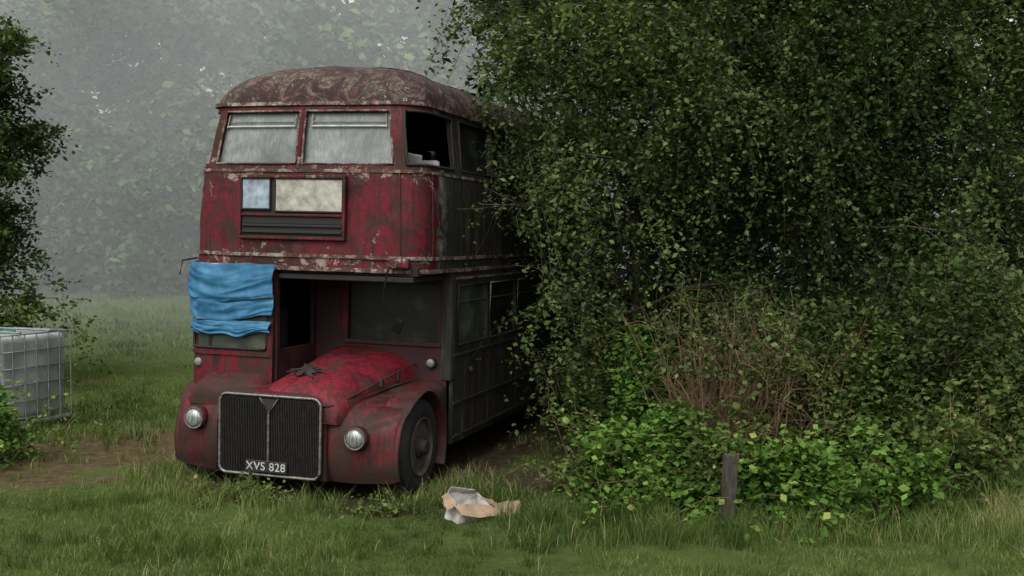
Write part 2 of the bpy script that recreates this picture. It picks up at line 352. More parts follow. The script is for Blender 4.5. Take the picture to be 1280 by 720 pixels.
mound('nettle_patch',-2.6,10.75,.7,.16,.2,420,.045,weed_leaf,14,7.)
mound('nettle_patch',-1.2,10.4,.5,.2,.16,300,.045,weed_leaf,8,8.)
stem_bush('elder_bush',(1.1,10.7),14,1.0,.6,.085,bramble_leaf,cane,1300,.15,.006)
stem_bush('elder_bush',(3.3,10.0),14,1.0,.7,.08,bramble_leaf,cane,1300,.15,.006)
stem_bush('elder_bush',(2.1,10.2),12,1.1,.7,.085,weed_leaf,cane,1100,.15,.006)
stem_bush('elder_bush',(4.4,11.0),18,1.3,.7,.08,weed_leaf,cane,1700,.15,.006)

# ================================================================ BUS
bus=empty('double_decker_bus',BL,(0,ROLL,YAW))
def red_paint(name,grime=.5,sidey=True,bright=1.):
    m=NT(name); v=m.coord(); n1=m.noise(1.7,6,.72,v,.7); n3=m.noise(5.5,7,.8,v,.5); n4=m.noise(24,4,.75,v); n7=m.noise(3.1,7,.76,m.coord((1.3,1,1.1)),1.4)
    vs=m.coord((9,9,.5)); st=m.noise(2.0,6,.75,vs); s=m.sep(v); z=s[2]
    B=lambda t:tuple(bright*x for x in t)
    c=m.ramp(n1,[(.34,B((.018,.003,.004))),(.43,B((.055,.003,.007))),(.50,B((.125,.0045,.012))),(.57,B((.10,.004,.010))),(.68,B((.04,.004,.006)))])
    c=m.mix(m.mapr(n4,.4,.65,0,.6),c,(.03,.005,.006))
    c=m.mix(m.mapr(n7,.56,.68,0,.22),c,(.11,.032,.026))
    c=m.mix(m.mapr(st,.58-.2*grime,.72-.2*grime,0,.88),c,(.011,.008,.007))
    n5=m.noise(2.6,7,.78,v,1.)
    c=m.mix(m.mapr(n5,.58-.12*grime,.63-.10*grime,0,.92),c,(.024,.014,.010))
    d1=m.math('ABSOLUTE',m.math('SUBTRACT',z,2.3)); d2=m.math('ABSOLUTE',m.math('SUBTRACT',z,3.22)); dd2=m.math('MINIMUM',d1,d2)
    edge=m.mapr(dd2,.0,.36,.10,0.)
    c=m.mix(m.mapr(m.math('ADD',n7,edge),.58,.63,0,.85),c,(.030,.017,.012))
    pe=m.math('ADD',n3,edge); c=m.mix(m.mapr(pe,.645,.67,0,.75),c,(.20,.17,.14))
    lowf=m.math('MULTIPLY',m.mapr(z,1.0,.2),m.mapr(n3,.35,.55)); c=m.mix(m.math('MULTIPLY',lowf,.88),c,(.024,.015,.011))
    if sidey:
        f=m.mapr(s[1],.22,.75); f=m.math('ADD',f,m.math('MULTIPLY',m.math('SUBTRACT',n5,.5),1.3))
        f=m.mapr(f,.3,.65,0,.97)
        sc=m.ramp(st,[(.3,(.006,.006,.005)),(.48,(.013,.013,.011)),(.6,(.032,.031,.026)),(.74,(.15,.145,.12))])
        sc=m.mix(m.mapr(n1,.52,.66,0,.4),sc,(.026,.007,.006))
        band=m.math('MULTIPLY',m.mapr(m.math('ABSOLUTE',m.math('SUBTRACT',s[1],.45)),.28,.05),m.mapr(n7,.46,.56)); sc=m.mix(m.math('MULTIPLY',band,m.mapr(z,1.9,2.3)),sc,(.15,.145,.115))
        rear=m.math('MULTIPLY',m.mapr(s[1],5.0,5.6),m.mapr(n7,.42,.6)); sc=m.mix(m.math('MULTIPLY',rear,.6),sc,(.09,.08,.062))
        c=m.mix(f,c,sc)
    h=m.math('ADD',m.math('MULTIPLY',n3,.7),m.math('MULTIPLY',n4,.3))
    m.pbr(c,m.mapr(n5,.35,.65,.45,.9),0,.17,m.bump(h,.6,.014)); return m.m
red=red_paint('weathered_red_paint',.55,True,.82); redw=red_paint('wing_red_paint',.8,False,1.0); redb=red_paint('bonnet_red_paint',.45,False,1.2)
m=NT('mossy_roof_paint'); v=m.coord(); a1=m.noise(2.6,7,.82,v,1.2); a2=m.noise(9,7,.8,v,.5); a3=m.noise(1.3,6,.7,v)
c=m.ramp(a1,[(.34,(.010,.008,.007)),(.43,(.033,.014,.013)),(.49,(.052,.026,.025)),(.54,(.11,.088,.072)),(.60,(.030,.032,.015)),(.7,(.014,.012,.010))])
c=m.mix(m.mapr(a3,.50,.6,0,.65),c,(.038,.009,.010)); c=m.mix(m.mapr(a2,.46,.55,0,.88),c,(.014,.011,.009)); c=m.mix(m.mapr(a2,.60,.635,0,.8),c,(.2,.175,.145))
m.pbr(c,.85,0,.2,m.bump(a2,.6,.02)); roofm=m.m
m=NT('peeling_cream_trim'); v=m.coord(); a1=m.noise(5,7,.8,v,.8); a2=m.noise(25,5,.7,v)
c=m.ramp(a1,[(.38,(.020,.012,.010)),(.48,(.06,.014,.015)),(.54,(.17,.14,.115)),(.7,(.26,.235,.2))]); c=m.mix(m.mapr(a2,.42,.6,0,.75),c,(.025,.017,.013))
m.pbr(c,.75,0,.3,m.bump(a1,.4,.01)); cream=m.m
black=simple('black_rubber',(.010,.010,.010),.75,0,.3,.4,14)
m=NT('matte_black'); m.matte(m.ramp(m.noise(9,3,.6,m.coord()),[(.3,(.004,.004,.004)),(.7,(.010,.010,.009))])); matteb=m.m
dirtyblack=simple('sooty_metal',(.013,.011,.010),.75,0,.3,.5,5)
inter=simple('dim_interior',(.016,.014,.013),.9,0,.2,.5,2)
interred=simple('interior_red',(.025,.005,.006),.75,0,.3,.6,3)
chrome=simple('tarnished_chrome',(.15,.145,.13),.5,.75,.5,.65,30)
whitep=simple('chalky_white',(.30,.30,.28),.8,0,.3,.4,9)
m=NT('misted_glass'); v=m.coord(); a1=m.noise(2.6,7,.72,v,.5); a2=m.noise(14,6,.75,m.coord((3,3,.6)))
c=m.ramp(a1,[(.32,(.05,.058,.056)),(.5,(.11,.125,.12)),(.68,(.18,.20,.19))]); c=m.mix(m.mapr(a2,.42,.66,0,.65),c,(.04,.045,.042))
m.pbr(c,m.mapr(a2,.3,.7,.25,.5),0,.45); mist_glass=m.m
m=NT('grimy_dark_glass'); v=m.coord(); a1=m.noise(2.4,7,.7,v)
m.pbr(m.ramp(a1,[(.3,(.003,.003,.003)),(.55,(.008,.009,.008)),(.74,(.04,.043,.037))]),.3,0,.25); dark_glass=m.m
m=NT('painted_reflection_side_glass'); v=m.coord(); a1=m.noise(2.4,7,.65,v)  # grey-green reflections of the panes are put into the glass colour
m.pbr(m.ramp(a1,[(.3,(.012,.015,.011)),(.5,(.03,.035,.025)),(.72,(.085,.088,.066))]),.3,0,.4); side_glass=m.m

def finish(name,bm_,mat,parent=bus,smooth=False,bevel=0,solid=0,seg=2,wn=False):
    me=bpy.data.meshes.new(name); bmesh.ops.recalc_face_normals(bm_,faces=bm_.faces[:]); bm_.to_mesh(me); bm_.free()
    if smooth:
        me.polygons.foreach_set('use_smooth',np.ones(len(me.polygons),dtype=bool))
    me.materials.append(mat); o=link(bpy.data.objects.new(name,me),parent)
    if solid: s=o.modifiers.new('s','SOLIDIFY'); s.thickness=solid; s.offset=0
    if bevel: b=o.modifiers.new('b','BEVEL'); b.width=bevel; b.segments=seg; b.limit_method='ANGLE'
    return o
def box(name,lo,hi,mat,parent=bus,bevel=.01,rot=None,smooth=False):
    bm_=bmesh.new(); bmesh.ops.create_cube(bm_,size=1)
    c=[(a+b)/2 for a,b in zip(lo,hi)]; s=[b-a for a,b in zip(lo,hi)]
    for v in bm_.verts: v.co=Vector((v.co.x*s[0],v.co.y*s[1],v.co.z*s[2]))
    if rot: bmesh.ops.rotate(bm_,verts=bm_.verts,cent=(0,0,0),matrix=rot)
    bmesh.ops.translate(bm_,verts=bm_.verts,vec=c)
    return finish(name,bm_,mat,parent,bevel=bevel)
def tube(name,pts,r,mat,parent=bus,k=8,closed=False):
    p=np.array([pts],float)
    if closed: p=np.concatenate([p,p[:,:2]],1)
    V,Q=tubes(p,np.full((1,p.shape[1]),r),k)
    bmm=mesh_np(name,V,Q,mat=mat,parent=parent,smooth=True); return bmm
def lathe(name,prof,center,axis,mat,parent=bus,k=32):
    bm_=bmesh.new(); ax=Vector(axis).normalized(); u=ax.orthogonal().normalized(); w=ax.cross(u); rings=[]
    for r,d in prof:
        rings.append([bm_.verts.new(Vector(center)+ax*d+(u*math.cos(2*math.pi*i/k)+w*math.sin(2*math.pi*i/k))*max(r,.0005)) for i in range(k)])
    for a,b in zip(rings[:-1],rings[1:]):
        for i in range(k): bm_.faces.new((a[i],a[(i+1)%k],b[(i+1)%k],b[i]))
    bm_.faces.new(rings[0]); bm_.faces.new(rings[-1])
    o=finish(name,bm_,mat,parent,smooth=True)
    e=o.modifiers.new('e','EDGE_SPLIT'); e.split_angle=rad(38); return o
def interp(z,t):
    return float(np.interp(z,[a for a,_ in t],[b for _,b in t]))
Wt=[(2.15,1.3),(2.6,1.3),(3.2,1.265),(3.88,1.17)]; Ft=[(2.15,-.01),(2.6,0),(3.2,.03),(3.6,.075),(3.88,.13)]
RC=.25
def Pu(c,z,off=0.):
    w=interp(z,Wt)+off; f=interp(z,Ft)-off; r=RC+off; a=abs(c); s=1 if c>=0 else -1
    if a<=1: return Vector((c*(w-r),f+.035*c*c,z))
    if a<=2:
        th=(a-1)*math.pi/2; return Vector((s*(w-r+r*math.sin(th)),f+.035+r*(1-math.cos(th)),z))
    return Vector((s*w,f+.035+r+(a-2),z))
def grid_wall(name,cs,zs,P,holes,mat,solid=.035,off=0.,dent=.0,smooth=True):
    bm_=bmesh.new(); G=[]
    for c in cs:
        col=[]
        for z in zs:
            p=P(c,z,off)
            if dent:
                n=mn.noise(p*1.7)*dent+mn.noise(p*5)*dent*.3; p=p+Vector((n*.6,n,0))
            col.append(bm_.verts.new(p))
        G.append(col)
    for i in range(len(cs)-1):
        for j in range(len(zs)-1):
            cc=(cs[i]+cs[i+1])/2; zz=(zs[j]+zs[j+1])/2
            if any(h[0]<cc<h[1] and h[2]<zz<h[3] for h in holes): continue
            bm_.faces.new((G[i][j],G[i+1][j],G[i+1][j+1],G[i][j+1]))
    for v in [v for v in bm_.verts if not v.link_faces]: bm_.verts.remove(v)
    o=finish(name,bm_,mat,smooth=smooth,solid=solid)
    if solid: 
        e=o.modifiers.new('e','EDGE_SPLIT'); e.split_angle=rad(40)
    return o
def fill(brk,step):
    out=[]
    for a,b in zip(brk[:-1],brk[1:]):
        n=max(1,int(math.ceil((b-a)/step))); out+= [a+(b-a)*i/n for i in range(n)]
    return out+[brk[-1]]
Lc=2+LEN-.3
ZW0,ZW1=3.27,3.81
qw=(1.24,2.62)
sb=[2.86+1.12*i for i in range(5)]
brk=sorted(set([-Lc]+[-s for s in (2.9,4.0,5.1,6.2,7.3)]+[-1.04,-.09,-.02,1.,qw[0],qw[1]]+sum([[s,s+1.02] for s in sb],[])+[-2,2,Lc,-1.32,-2.7]))
brk=[b for b in brk if -Lc<=b<=Lc]
cs=fill(brk,.14)
zs=fill([2.2,2.3,2.36,ZW0,ZW1,3.88],.12)
holes=[(-1.04,-.09,ZW0,ZW1),(-.02,.96,ZW0,ZW1),(qw[0],qw[1],ZW0,ZW1),(-2.7,-1.32,ZW0,ZW1)]+[(s,s+1.02,ZW0,ZW1) for s in sb]+[(-s-1.02,-s,ZW0,ZW1) for s in (2.9,4.0,5.1,6.2)]
cs=sorted(set(cs+[.96,-3.92,-5.02,-6.12,-7.22]))
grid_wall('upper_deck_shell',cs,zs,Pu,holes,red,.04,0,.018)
def pane(name,c0,c1,z0,z1,mat,off=-.03,P=Pu):
    grid_wall(name,fill([c0,c1],.12),[z0,(z0+z1)/2,z1],P,[],mat,0,off)
pane('front_window_pane_l',-1.05,-.08,ZW0-.01,ZW1+.01,mist_glass); pane('front_window_pane_r',-.03,.97,ZW0-.01,ZW1+.01,mist_glass)
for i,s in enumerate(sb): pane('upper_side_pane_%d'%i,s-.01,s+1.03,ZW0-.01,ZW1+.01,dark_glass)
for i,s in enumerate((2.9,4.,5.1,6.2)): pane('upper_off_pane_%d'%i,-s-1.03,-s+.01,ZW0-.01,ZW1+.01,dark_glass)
def frame(name,c0,c1,z0,z1,mat,r=.012,off=.022,P=Pu):
    cc=fill([c0,c1],.1); pts=[P(c,z0,off) for c in cc]+[P(c1,z,off) for z in fill([z0,z1],.1)[1:]]+[P(c,z1,off) for c in cc[::-1][1:]]+[P(c0,z,off) for z in fill([z0,z1],.1)[::-1][1:-1]]
    tube(name,[tuple(p) for p in pts],r,mat,k=6,closed=True)
frame('front_frame_l',-1.04,-.09,ZW0,ZW1,cream,.012); frame('front_frame_r',-.02,.96,ZW0,ZW1,cream,.012)
frame('quarter_frame',qw[0],qw[1],ZW0,ZW1,dirtyblack,.016)
for i,s in enumerate(sb): frame('side_frame_%d'%i,s,s+1.02,ZW0,ZW1,dirtyblack,.012)
for s0,s1,nm in ((-.99,-.15,'l'),(.05,.9,'r')):
    tube('vent_rail_'+nm,[tuple(Pu(c,3.655,-.008)) for c in fill([s0,s1],.2)],.010,whitep)
    tube('vent_lip_'+nm,[tuple(Pu(c,3.70,-.012)) for c in fill([s0,s1],.2)],.005,chrome)
    for c in (s0,s1): tube('vent_stay_'+nm,[tuple(Pu(c,3.64,-.005)),tuple(Pu(c,3.78,-.005))],.008,chrome)
def strip(name,c0,c1,z,h,mat,off=.026,P=Pu,th=.014):
    cc=fill([c0,c1],.12); bm_=bmesh.new(); A=[]
    for c in cc:
        j=.005*mn.noise(Vector((c*3,z,0))); A.append([bm_.verts.new(P(c,z-h/2+j,off)),bm_.verts.new(P(c,z+h/2+j,off))])
    for a,b in zip(A[:-1],A[1:]): bm_.faces.new((a[0],b[0],b[1],a[1]))
    finish(name,bm_,mat,solid=th)
strip('waist_bead',-Lc+.1,Lc-.1,3.20,.03,cream); strip('gutter',-Lc+.1,Lc-.1,3.885,.035,cream,.035,th=.03)
strip('lower_band',-Lc+.1,Lc-.1,2.34,.035,cream,.03,th=.02); strip('canopy_edge',-Lc+.1,Lc-.1,2.21,.04,cream,.03,th=.02)
for c in (-1.05,1.05,1.95): tube('corner_bead',[tuple(Pu(c,z,.022)) for z in (2.36,2.6,2.9,3.18)],.009,red,k=6)
tube('centre_pillar_bead',[tuple(Pu(-.055,z,.022)) for z in (3.22,3.5,3.86)],.014,red,k=6)
# roof dome
bm_=bmesh.new(); rings=[]; K=12
w0,f0=interp(3.88,Wt)+.01,interp(3.88,Ft)-.01
def ring(w,f,rr,r,z):
    pts=[]
    def arc(cx,cy,a0,a1,n=9):
        for i in range(n):
            a=a0+(a1-a0)*i/(n-1); pts.append((cx+r*math.cos(a),cy+r*math.sin(a)))
    n=12
    for i in range(n): pts.append((-(w-r)+2*(w-r)*i/n, f+.035*(abs(-1+2*i/n))**2))
    arc(w-r,f+.035+r,-math.pi/2,0)
    for i in range(1,14): pts.append((w,f+.035+r+(rr-r-f-.035-r)*i/14))
    arc(w-r,rr-r,0,math.pi/2)
    for i in range(1,6): pts.append((w-r-2*(w-r)*i/6,rr))
    arc(-(w-r),rr-r,math.pi/2,math.pi)
    for i in range(1,14): pts.append((-w,rr-r-(rr-r-f-.035-r)*i/14))
    arc(-(w-r),f+.035+r,math.pi,1.5*math.pi)
    return [bm_.verts.new((x,y,z+.014*mn.noise(Vector((x*2,y*2,z*2)))+.006*mn.noise(Vector((x*6,y*6,z*6))))) for x,y in pts]
for k in range(K+1):
    a=k/K*math.pi/2; s=math.sin(a); c=math.cos(a)
    z=3.885+.47*s; w=.12+(w0-.12)*c**.62; f=f0+.85*(1-c**.75); rr=LEN-.55*(1-c**.75)
    rings.append(ring(w,f,rr,min(RC+.25*s,w*.9),z))
for a,b in zip(rings[:-1],rings[1:]):
    n=len(a)
    for i in range(n): bm_.faces.new((a[i],a[(i+1)%n],b[(i+1)%n],b[i]))
bm_.faces.new(rings[-1])
bmesh.ops.remove_doubles(bm_,verts=bm_.verts,dist=.0008)
finish('roof_dome',bm_,roofm,smooth=True)
for yy in (.95,2.2,3.45,4.7):
    pts=[]
    for k in range(-18,19):
        u=k/18; xx=u*(w0+.004)
        cc=max(0,((abs(xx)-.12)/(w0-.12))) if abs(xx)>.12 else 0
        c=cc**(1/.62); z=3.885+.47*math.sqrt(max(0,1-c*c)); pts.append((xx,yy,z+.004))
    tube('roof_rib',pts,.012,roofm,k=6)
box('upper_floor',(-1.26,.02,2.16),(1.26,LEN-.02,2.25),inter)
box('canopy_underside',(-.26,-.0,2.10),(1.22,.88,2.155),dirtyblack)
box('lower_floor',(-1.25,.95,.45),(1.25,LEN-.02,.55),inter)
bmr=bmesh.new()
for x0,x1,z0,z1 in [(-1.3,1.3,.4,1.35),(-1.3,-.9,1.35,2.05),(.9,1.3,1.35,2.05),(-1.3,1.3,2.05,3.27),(-1.28,-.8,3.27,3.81),(.8,1.28,3.27,3.81),(-1.2,1.2,3.81,4.0)]:
    vs=[bmr.verts.new(p) for p in ((x0,LEN-.03,z0),(x1,LEN-.03,z0),(x1,LEN-.03,z1),(x0,LEN-.03,z1))]; bmr.faces.new(vs)
finish('rear_wall',bmr,red,solid=.04)
box('rear_glass',(-.95,LEN-.05,1.3),(.95,LEN-.035,2.1),dark_glass); box('rear_glass_upper',(-.85,LEN-.05,3.22),(.85,LEN-.035,3.85),dark_glass)
for yy in (.75,1.5,2.3,3.1,3.9):
    for sx in (-.75,.75):
        box('seat_back',(sx-.42,yy,2.7),(sx+.42,yy+.08,3.36),interred if yy>1 else whitep,bevel=.03); box('seat_cushion',(sx-.42,yy-.38,2.6),(sx+.42,yy,2.72),interred,bevel=.03)
box('leaning_board',(.6,.5,3.2),(1.08,.52,3.44),whitep,rot=Matrix.Rotation(.3,3,'X')@Matrix.Rotation(.2,3,'Y'))
# destination blind box
bx0,bx1,bz0,bz1=-.70,.50,2.50,3.15
fy=-.03
def rect_frame(name,x0,x1,z0,z1,y,t,d,mat):
    box(name+'_top',(x0,y-d,z1-t),(x1,y+.03,z1),mat,bevel=.006); box(name+'_bottom',(x0,y-d,z0),(x1,y+.03,z0+t),mat,bevel=.006)
    box(name+'_side_l',(x0,y-d+.002,z0+t),(x0+t,y+.03,z1-t),mat,bevel=.006); box(name+'_side_r',(x1-t,y-d+.002,z0+t),(x1,y+.03,z1-t),mat,bevel=.006)
rect_frame('blind_box_frame',bx0,bx1,bz0,bz1,fy,.03,.035,redw)
box('blind_box_back',(bx0+.03,fy+.0,bz0+.03),(bx1-.03,fy+.02,bz1-.03),dirtyblack,bevel=0)
pb=simple('faded_blue_card',(.19,.235,.28),.6,0,.4,.6,9); pc=simple('yellowed_blind',(.24,.235,.2),.6,0,.4,.65,8)
box('route_number_blind',(-.66,fy-.012,2.81),(-.35,fy-.003,3.11),pb,bevel=.004); box('destination_blind',(-.28,fy-.014,2.79),(.46,fy-.003,3.11),pc,bevel=.004)
rect_frame('number_frame',-.675,-.335,2.795,3.125,fy-.01,.016,.018,black); rect_frame('destination_frame',-.295,.475,2.775,3.125,fy-.01,.016,.018,dirtyblack)
for z in (2.575,2.64): box('ultimate_blind_slat',(-.66,fy-.02-.01*(z<2.6),z-.012),(.46,fy+.002,z+.012),dirtyblack,bevel=.004)
box('blind_divider',(-.67,fy-.028,2.735),(.47,fy+.002,2.76),redw,bevel=.005)
box('ultimate_blind',(-.66,fy-.006,2.66),(.46,fy-.0,2.73),black,bevel=0)
# ---- lower deck walls
R2=.22
def Pl(c,z,off=0.):
    w=1.3+off; r=R2+off; yb=.0-off+(.03*(1-sst(1.2,2.1,z))*-1)
    if c<-2: return Vector((-w,yb+r+(-2-c),z))
    if c<-1:
        th=(-c-1)*math.pi/2; return Vector((-(w-r)-r*math.sin(th),yb+r*(1-math.cos(th)),z))
    return Vector((-(w-r)+(c+1)*((w-r)-.30),yb,z))
cabh=[(-1.72,-.09,1.36,2.08)]
lw=[(-2-1.9-1.1*i-.98,-2-1.9-1.1*i,1.4,2.05) for i in range(3)]
cc=sorted(set(fill([-2-LEN+.25,-2,-1.72,-1,-.09,0],.13)+[a for h in lw for a in h[:2]]+[-2.75,-2.12]))
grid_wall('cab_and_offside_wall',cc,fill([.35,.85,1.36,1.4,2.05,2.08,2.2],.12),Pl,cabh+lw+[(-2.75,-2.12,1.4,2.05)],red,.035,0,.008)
pane('windscreen',-1.73,-.08,1.35,2.09,side_glass,-.02,Pl); frame('windscreen_rubber',-1.72,-.09,1.36,2.08,black,.014,.02,Pl)
for i,h in enumerate(lw): pane('offside_pane_%d'%i,h[0]-.01,h[1]+.01,1.39,2.06,dark_glass,-.02,Pl)
strip('cab_bead',-1.95,-.02,1.30,.025,red,.024,Pl)
tube('windscreen_divider',[tuple(Pl(-.95,z,.005)) for z in (1.36,1.7,2.08)],.010,black)
tube('wiper',[tuple(Pl(-.35,1.37,.03)),tuple(Pl(-.7,1.5,.035)),tuple(Pl(-1.0,1.56,.03))],.006,black,k=5)
def flat_wall(name,o,u,us,zs,holes,mat,solid=.04):
    o=Vector(o);u=Vector(u)
    P=lambda c,z,off=0.:Vector((o.x+u.x*c,o.y+u.y*c,z))
    return grid_wall(name,us,zs,P,holes,mat,solid,0,.006,True)
flat_wall('cab_side_wall',(-.30,.02,0),(0,1,0),fill([0,.06,.82,.88],.12),fill([.9,1.36,2.10,2.19],.12),[(.06,.82,1.36,2.10)],interred)
flat_wall('bulkhead',(-.27,.9,0),(1,0,0),fill([0,.38,1.44,1.53],.12),fill([.6,1.42,2.05,2.16],.12),[(.38,1.44,1.42,2.05)],interred)
box('bulkhead_window_top',(.13,.872,2.05),(1.16,.895,2.085),redw,bevel=.005); box('bulkhead_window_sill',(.08,.85,1.385),(1.2,.878,1.43),redw,bevel=.008)
box('bulkhead_window_post',(.06,.85,1.43),(.12,.878,2.1),redb,bevel=.006); box('bulkhead_glass',(.1,.91,1.4),(1.2,.918,2.06),dark_glass,bevel=0)
box('nearside_corner_post',(1.2,.86,1.03),(1.325,.99,2.2),red,bevel=.02)
us=[0,.06]; hl=[]
for i in range(5):
    a=.12+1.1*i; hl.append((a,a+1.02,1.4,2.04)); us+=[a,a+1.02]
us+= [LEN-.95]
us=[u for u in us if u<=LEN-.95]
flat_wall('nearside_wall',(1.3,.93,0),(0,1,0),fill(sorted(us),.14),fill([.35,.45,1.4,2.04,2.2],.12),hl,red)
for i,h in enumerate(hl):
    if h[1]>LEN-.95: continue
    y0=.93+h[0]; y1=.93+h[1]
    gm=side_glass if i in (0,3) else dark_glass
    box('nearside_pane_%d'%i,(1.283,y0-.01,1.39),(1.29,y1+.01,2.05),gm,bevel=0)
    tube('nearside_rubber_%d'%i,[(1.322,y0,1.4),(1.322,y1,1.4),(1.322,y1,2.04),(1.322,y0,2.04)],.011,chrome if i else dirtyblack,k=6,closed=True)
    tube('nearside_bar_%d'%i,[(1.3,y0,1.86),(1.3,y1,1.86)],.008,chrome,k=6)
for z,mt in ((1.30,dirtyblack),(.78,dirtyblack),(.42,dirtyblack),(2.12,cream)): box('nearside_moulding',(1.318,.95,z-.014),(1.338,LEN-.1,z+.014),mt,bevel=.004)
for y in (2.15,3.25,4.35,5.45): box('nearside_joint',(1.318,y-.012,.44),(1.327,y+.012,1.28),dirtyblack,bevel=.003)
# ---- front wings
AC=(.22,.43); AR=.57
cont=[(-.30,.16),(-.36,.30),(-.385,.48),(-.375,.64),(-.32,.76),(-.22,.85),(-.05,.915),(.15,.955),(.4,.99),(.65,1.01),(.88,1.03),(.90,.85),(.90,.6),(.90,.3)]
cont=np.array(cont)
dd=np.r_[0,np.cumsum(np.hypot(*np.diff(cont,axis=0).T))]; tt=np.linspace(0,dd[-1],44)
cont=np.stack([np.interp(tt,dd,cont[:,0]),np.interp(tt,dd,cont[:,1])],-1)
cont[1:-1]=(cont[:-2]+2*cont[1:-1]+cont[2:])/4
def wing(name,s,xin,mat):
    bm_=bmesh.new(); n=len(cont); R=.17; G=[]
    for i,(y,z) in enumerate(cont):
        a=rad(205)-rad(230)*i/(n-1); ay=AC[0]+AR*math.cos(a); az=AC[1]+AR*math.sin(a)
        ay=min(ay,.85)
        dv=Vector((0,ay-y,az-z)); dl=dv.length; dvn=dv.normalized(); row=[]
        xo=1.305; rr=min(R,dl*.9)
        tuck=(.10 if s>0 else .12)*sst(.1,-.38,y)
        xs_=[xin+(xo-tuck-R-xin)*k/5 for k in range(6)]
        for k,x in enumerate(xs_):
            crown=.02*math.sin(math.pi*k/5)
            row.append(Vector((s*x,y,z))-dvn*crown)
        for k in range(1,7):
            th=k/6*math.pi/2; row.append(Vector((s*(xo-tuck-R+R*math.sin(th)),y,z))+dvn*rr*(1-math.cos(th)))
        row.append(Vector((s*(xo-tuck*.8),y,z))+dv*max(.75,rr/dl if dl>0 else 1))
        row.append(Vector((s*(xo+.015-tuck*.7),ay,az))); row.append(Vector((s*(xo-.0-tuck*.7),ay,az))+dvn*.02); row.append(Vector((s*(xo-.3),ay,az))+dvn*.01)
        G.append([bm_.verts.new(p+Vector((0,mn.noise(p*3)*.02+mn.noise(p*8)*.008,mn.noise(p*2.3+Vector((5,1,2)))*.02))) for p in row])
    for A,B in zip(G[:-1],G[1:]):
        for j in range(len(A)-1): bm_.faces.new((A[j],B[j],B[j+1],A[j+1]))
    return finish(name,bm_,mat,smooth=True)
wing('nearside_wing',1,.30,redw); wing('offside_wing',-1,.55,redw)
box('wheel_arch_inner',(.55,-.2,.3),(.95,.84,.80),dirtyblack,bevel=.05); box('wheel_arch_inner_off',(-.95,-.2,.3),(-.75,.84,.80),dirtyblack,bevel=.05)
def loft(name,secs,mat,smooth=True,cap=True):
    bm_=bmesh.new(); G=[[bm_.verts.new(p+Vector((0,0,mn.noise(p*2.5)*.016+mn.noise(p*7)*.005))) for p in s] for s in secs]
    for A,B in zip(G[:-1],G[1:]):
        for j in range(len(A)-1): bm_.faces.new((A[j],B[j],B[j+1],A[j+1]))
    if cap: bm_.faces.new(G[0]); bm_.faces.new(G[-1])
    o=finish(name,bm_,mat,smooth=smooth); e=o.modifiers.new('e','EDGE_SPLIT'); e.split_angle=rad(42); return o
def arch_sec(x0,x1,zb,zt,y,p=3.2,n=26,ybow=0,crown=0):
    pts=[]
    for i in range(n+1):
        a=math.pi*(1-i/n); ca=math.cos(a); sa=math.sin(a)
        u=math.copysign(abs(ca)**(2/p),ca); v=abs(sa)**(2/p)
        pts.append(Vector(((x0+x1)/2+(x1-x0)/2*u,y+ybow*u*u,zb+(zt-zb)*v+crown*(1-u*u)*v)))
    return pts
secs=[]
for t in np.linspace(0,1,22):
    y=-.42+1.30*t; nose=math.sqrt(1-(1-min(1,t/.22))**2)
    secs.append(arch_sec(-.31,.62+.31*t**.7,.72,.86+.17*nose+.25*t**.9,y,3.6,crown=.03+.05*t))
loft('bonnet',secs,redb)
tube('bonnet_side_rib',[(.655,-.25,.95),(.75,.0,1.03),(.84,.4,1.12),(.915,.86,1.2)],.010,redw)
tube('bonnet_lower_lip',[(.3,-.435,.90),(.50,-.42,.895),(.62,-.34,.89),(.71,-.1,.93),(.84,.4,1.0),(.935,.86,1.04)],.013,dirtyblack)
for yy in (.15,.5): box('bonnet_catch',(.80+.1*yy,yy,1.02+.08*yy),(.83+.1*yy,yy+.05,1.10+.08*yy),dirtyblack,bevel=.006)
secs=[arch_sec(-.69,.52,.16,z,y,7) for y,z in ((-.40,.93),(-.43,.965),(-.40,.99),(-.2,1.0),(0.0,1.02))]
loft('radiator_cowl',secs,redw)
secs=[arch_sec(-1.10,-.30,.8,z,y,5) for y,z in ((-.30,.93),(-.27,1.0),(-.15,1.07),(.0,1.13))]
loft('cab_scuttle',secs,redw)
box('front_valance',(-.95,-.30,.12),(.6,-.15,.3),dirtyblack,bevel=.03)
GX0,GX1,GZ0,GZ1,GY=-.64,.47,.17,.96,-.455
def rrect(x0,x1,z0,z1,r,y,n=6,bow=0):
    pts=[]
    for cx,cz,a0 in ((x1-r,z1-r,0),(x0+r,z1-r,90),(x0+r,z0+r,180),(x1-r,z0+r,270)):
        for i in range(n+1):
            a=rad(a0+90*i/n); pts.append((cx+r*math.cos(a),y,cz+r*math.sin(a)))
    return pts
bm_=bmesh.new(); vs=[bm_.verts.new(p) for p in rrect(GX0,GX1,GZ0,GZ1,.08,GY+.012)]; bm_.faces.new(vs); finish('grille_backing',bm_,simple('grille_dark',(.007,.007,.006),.7,.3,.3,.4,12),solid=.02)
tube('grille_surround',rrect(GX0,GX1,GZ0,GZ1,.08,GY-.008),.015,chrome,k=10,closed=True)
slat=simple('grille_slats',(.014,.013,.012),.6,.4,.35,.6,18)
for i in range(58):
    x=GX0+.03+(GX1-GX0-.06)*i/57
    box('grille_slat',(x-.0035,GY-.012,GZ0+.03),(x+.0035,GY,GZ1-.035),slat,bevel=0)
gx=(GX0+GX1)/2
box('grille_centre_bar',(gx-.009,GY-.035,GZ0+.1),(gx+.009,GY-.012,GZ1-.15),chrome,bevel=.004)
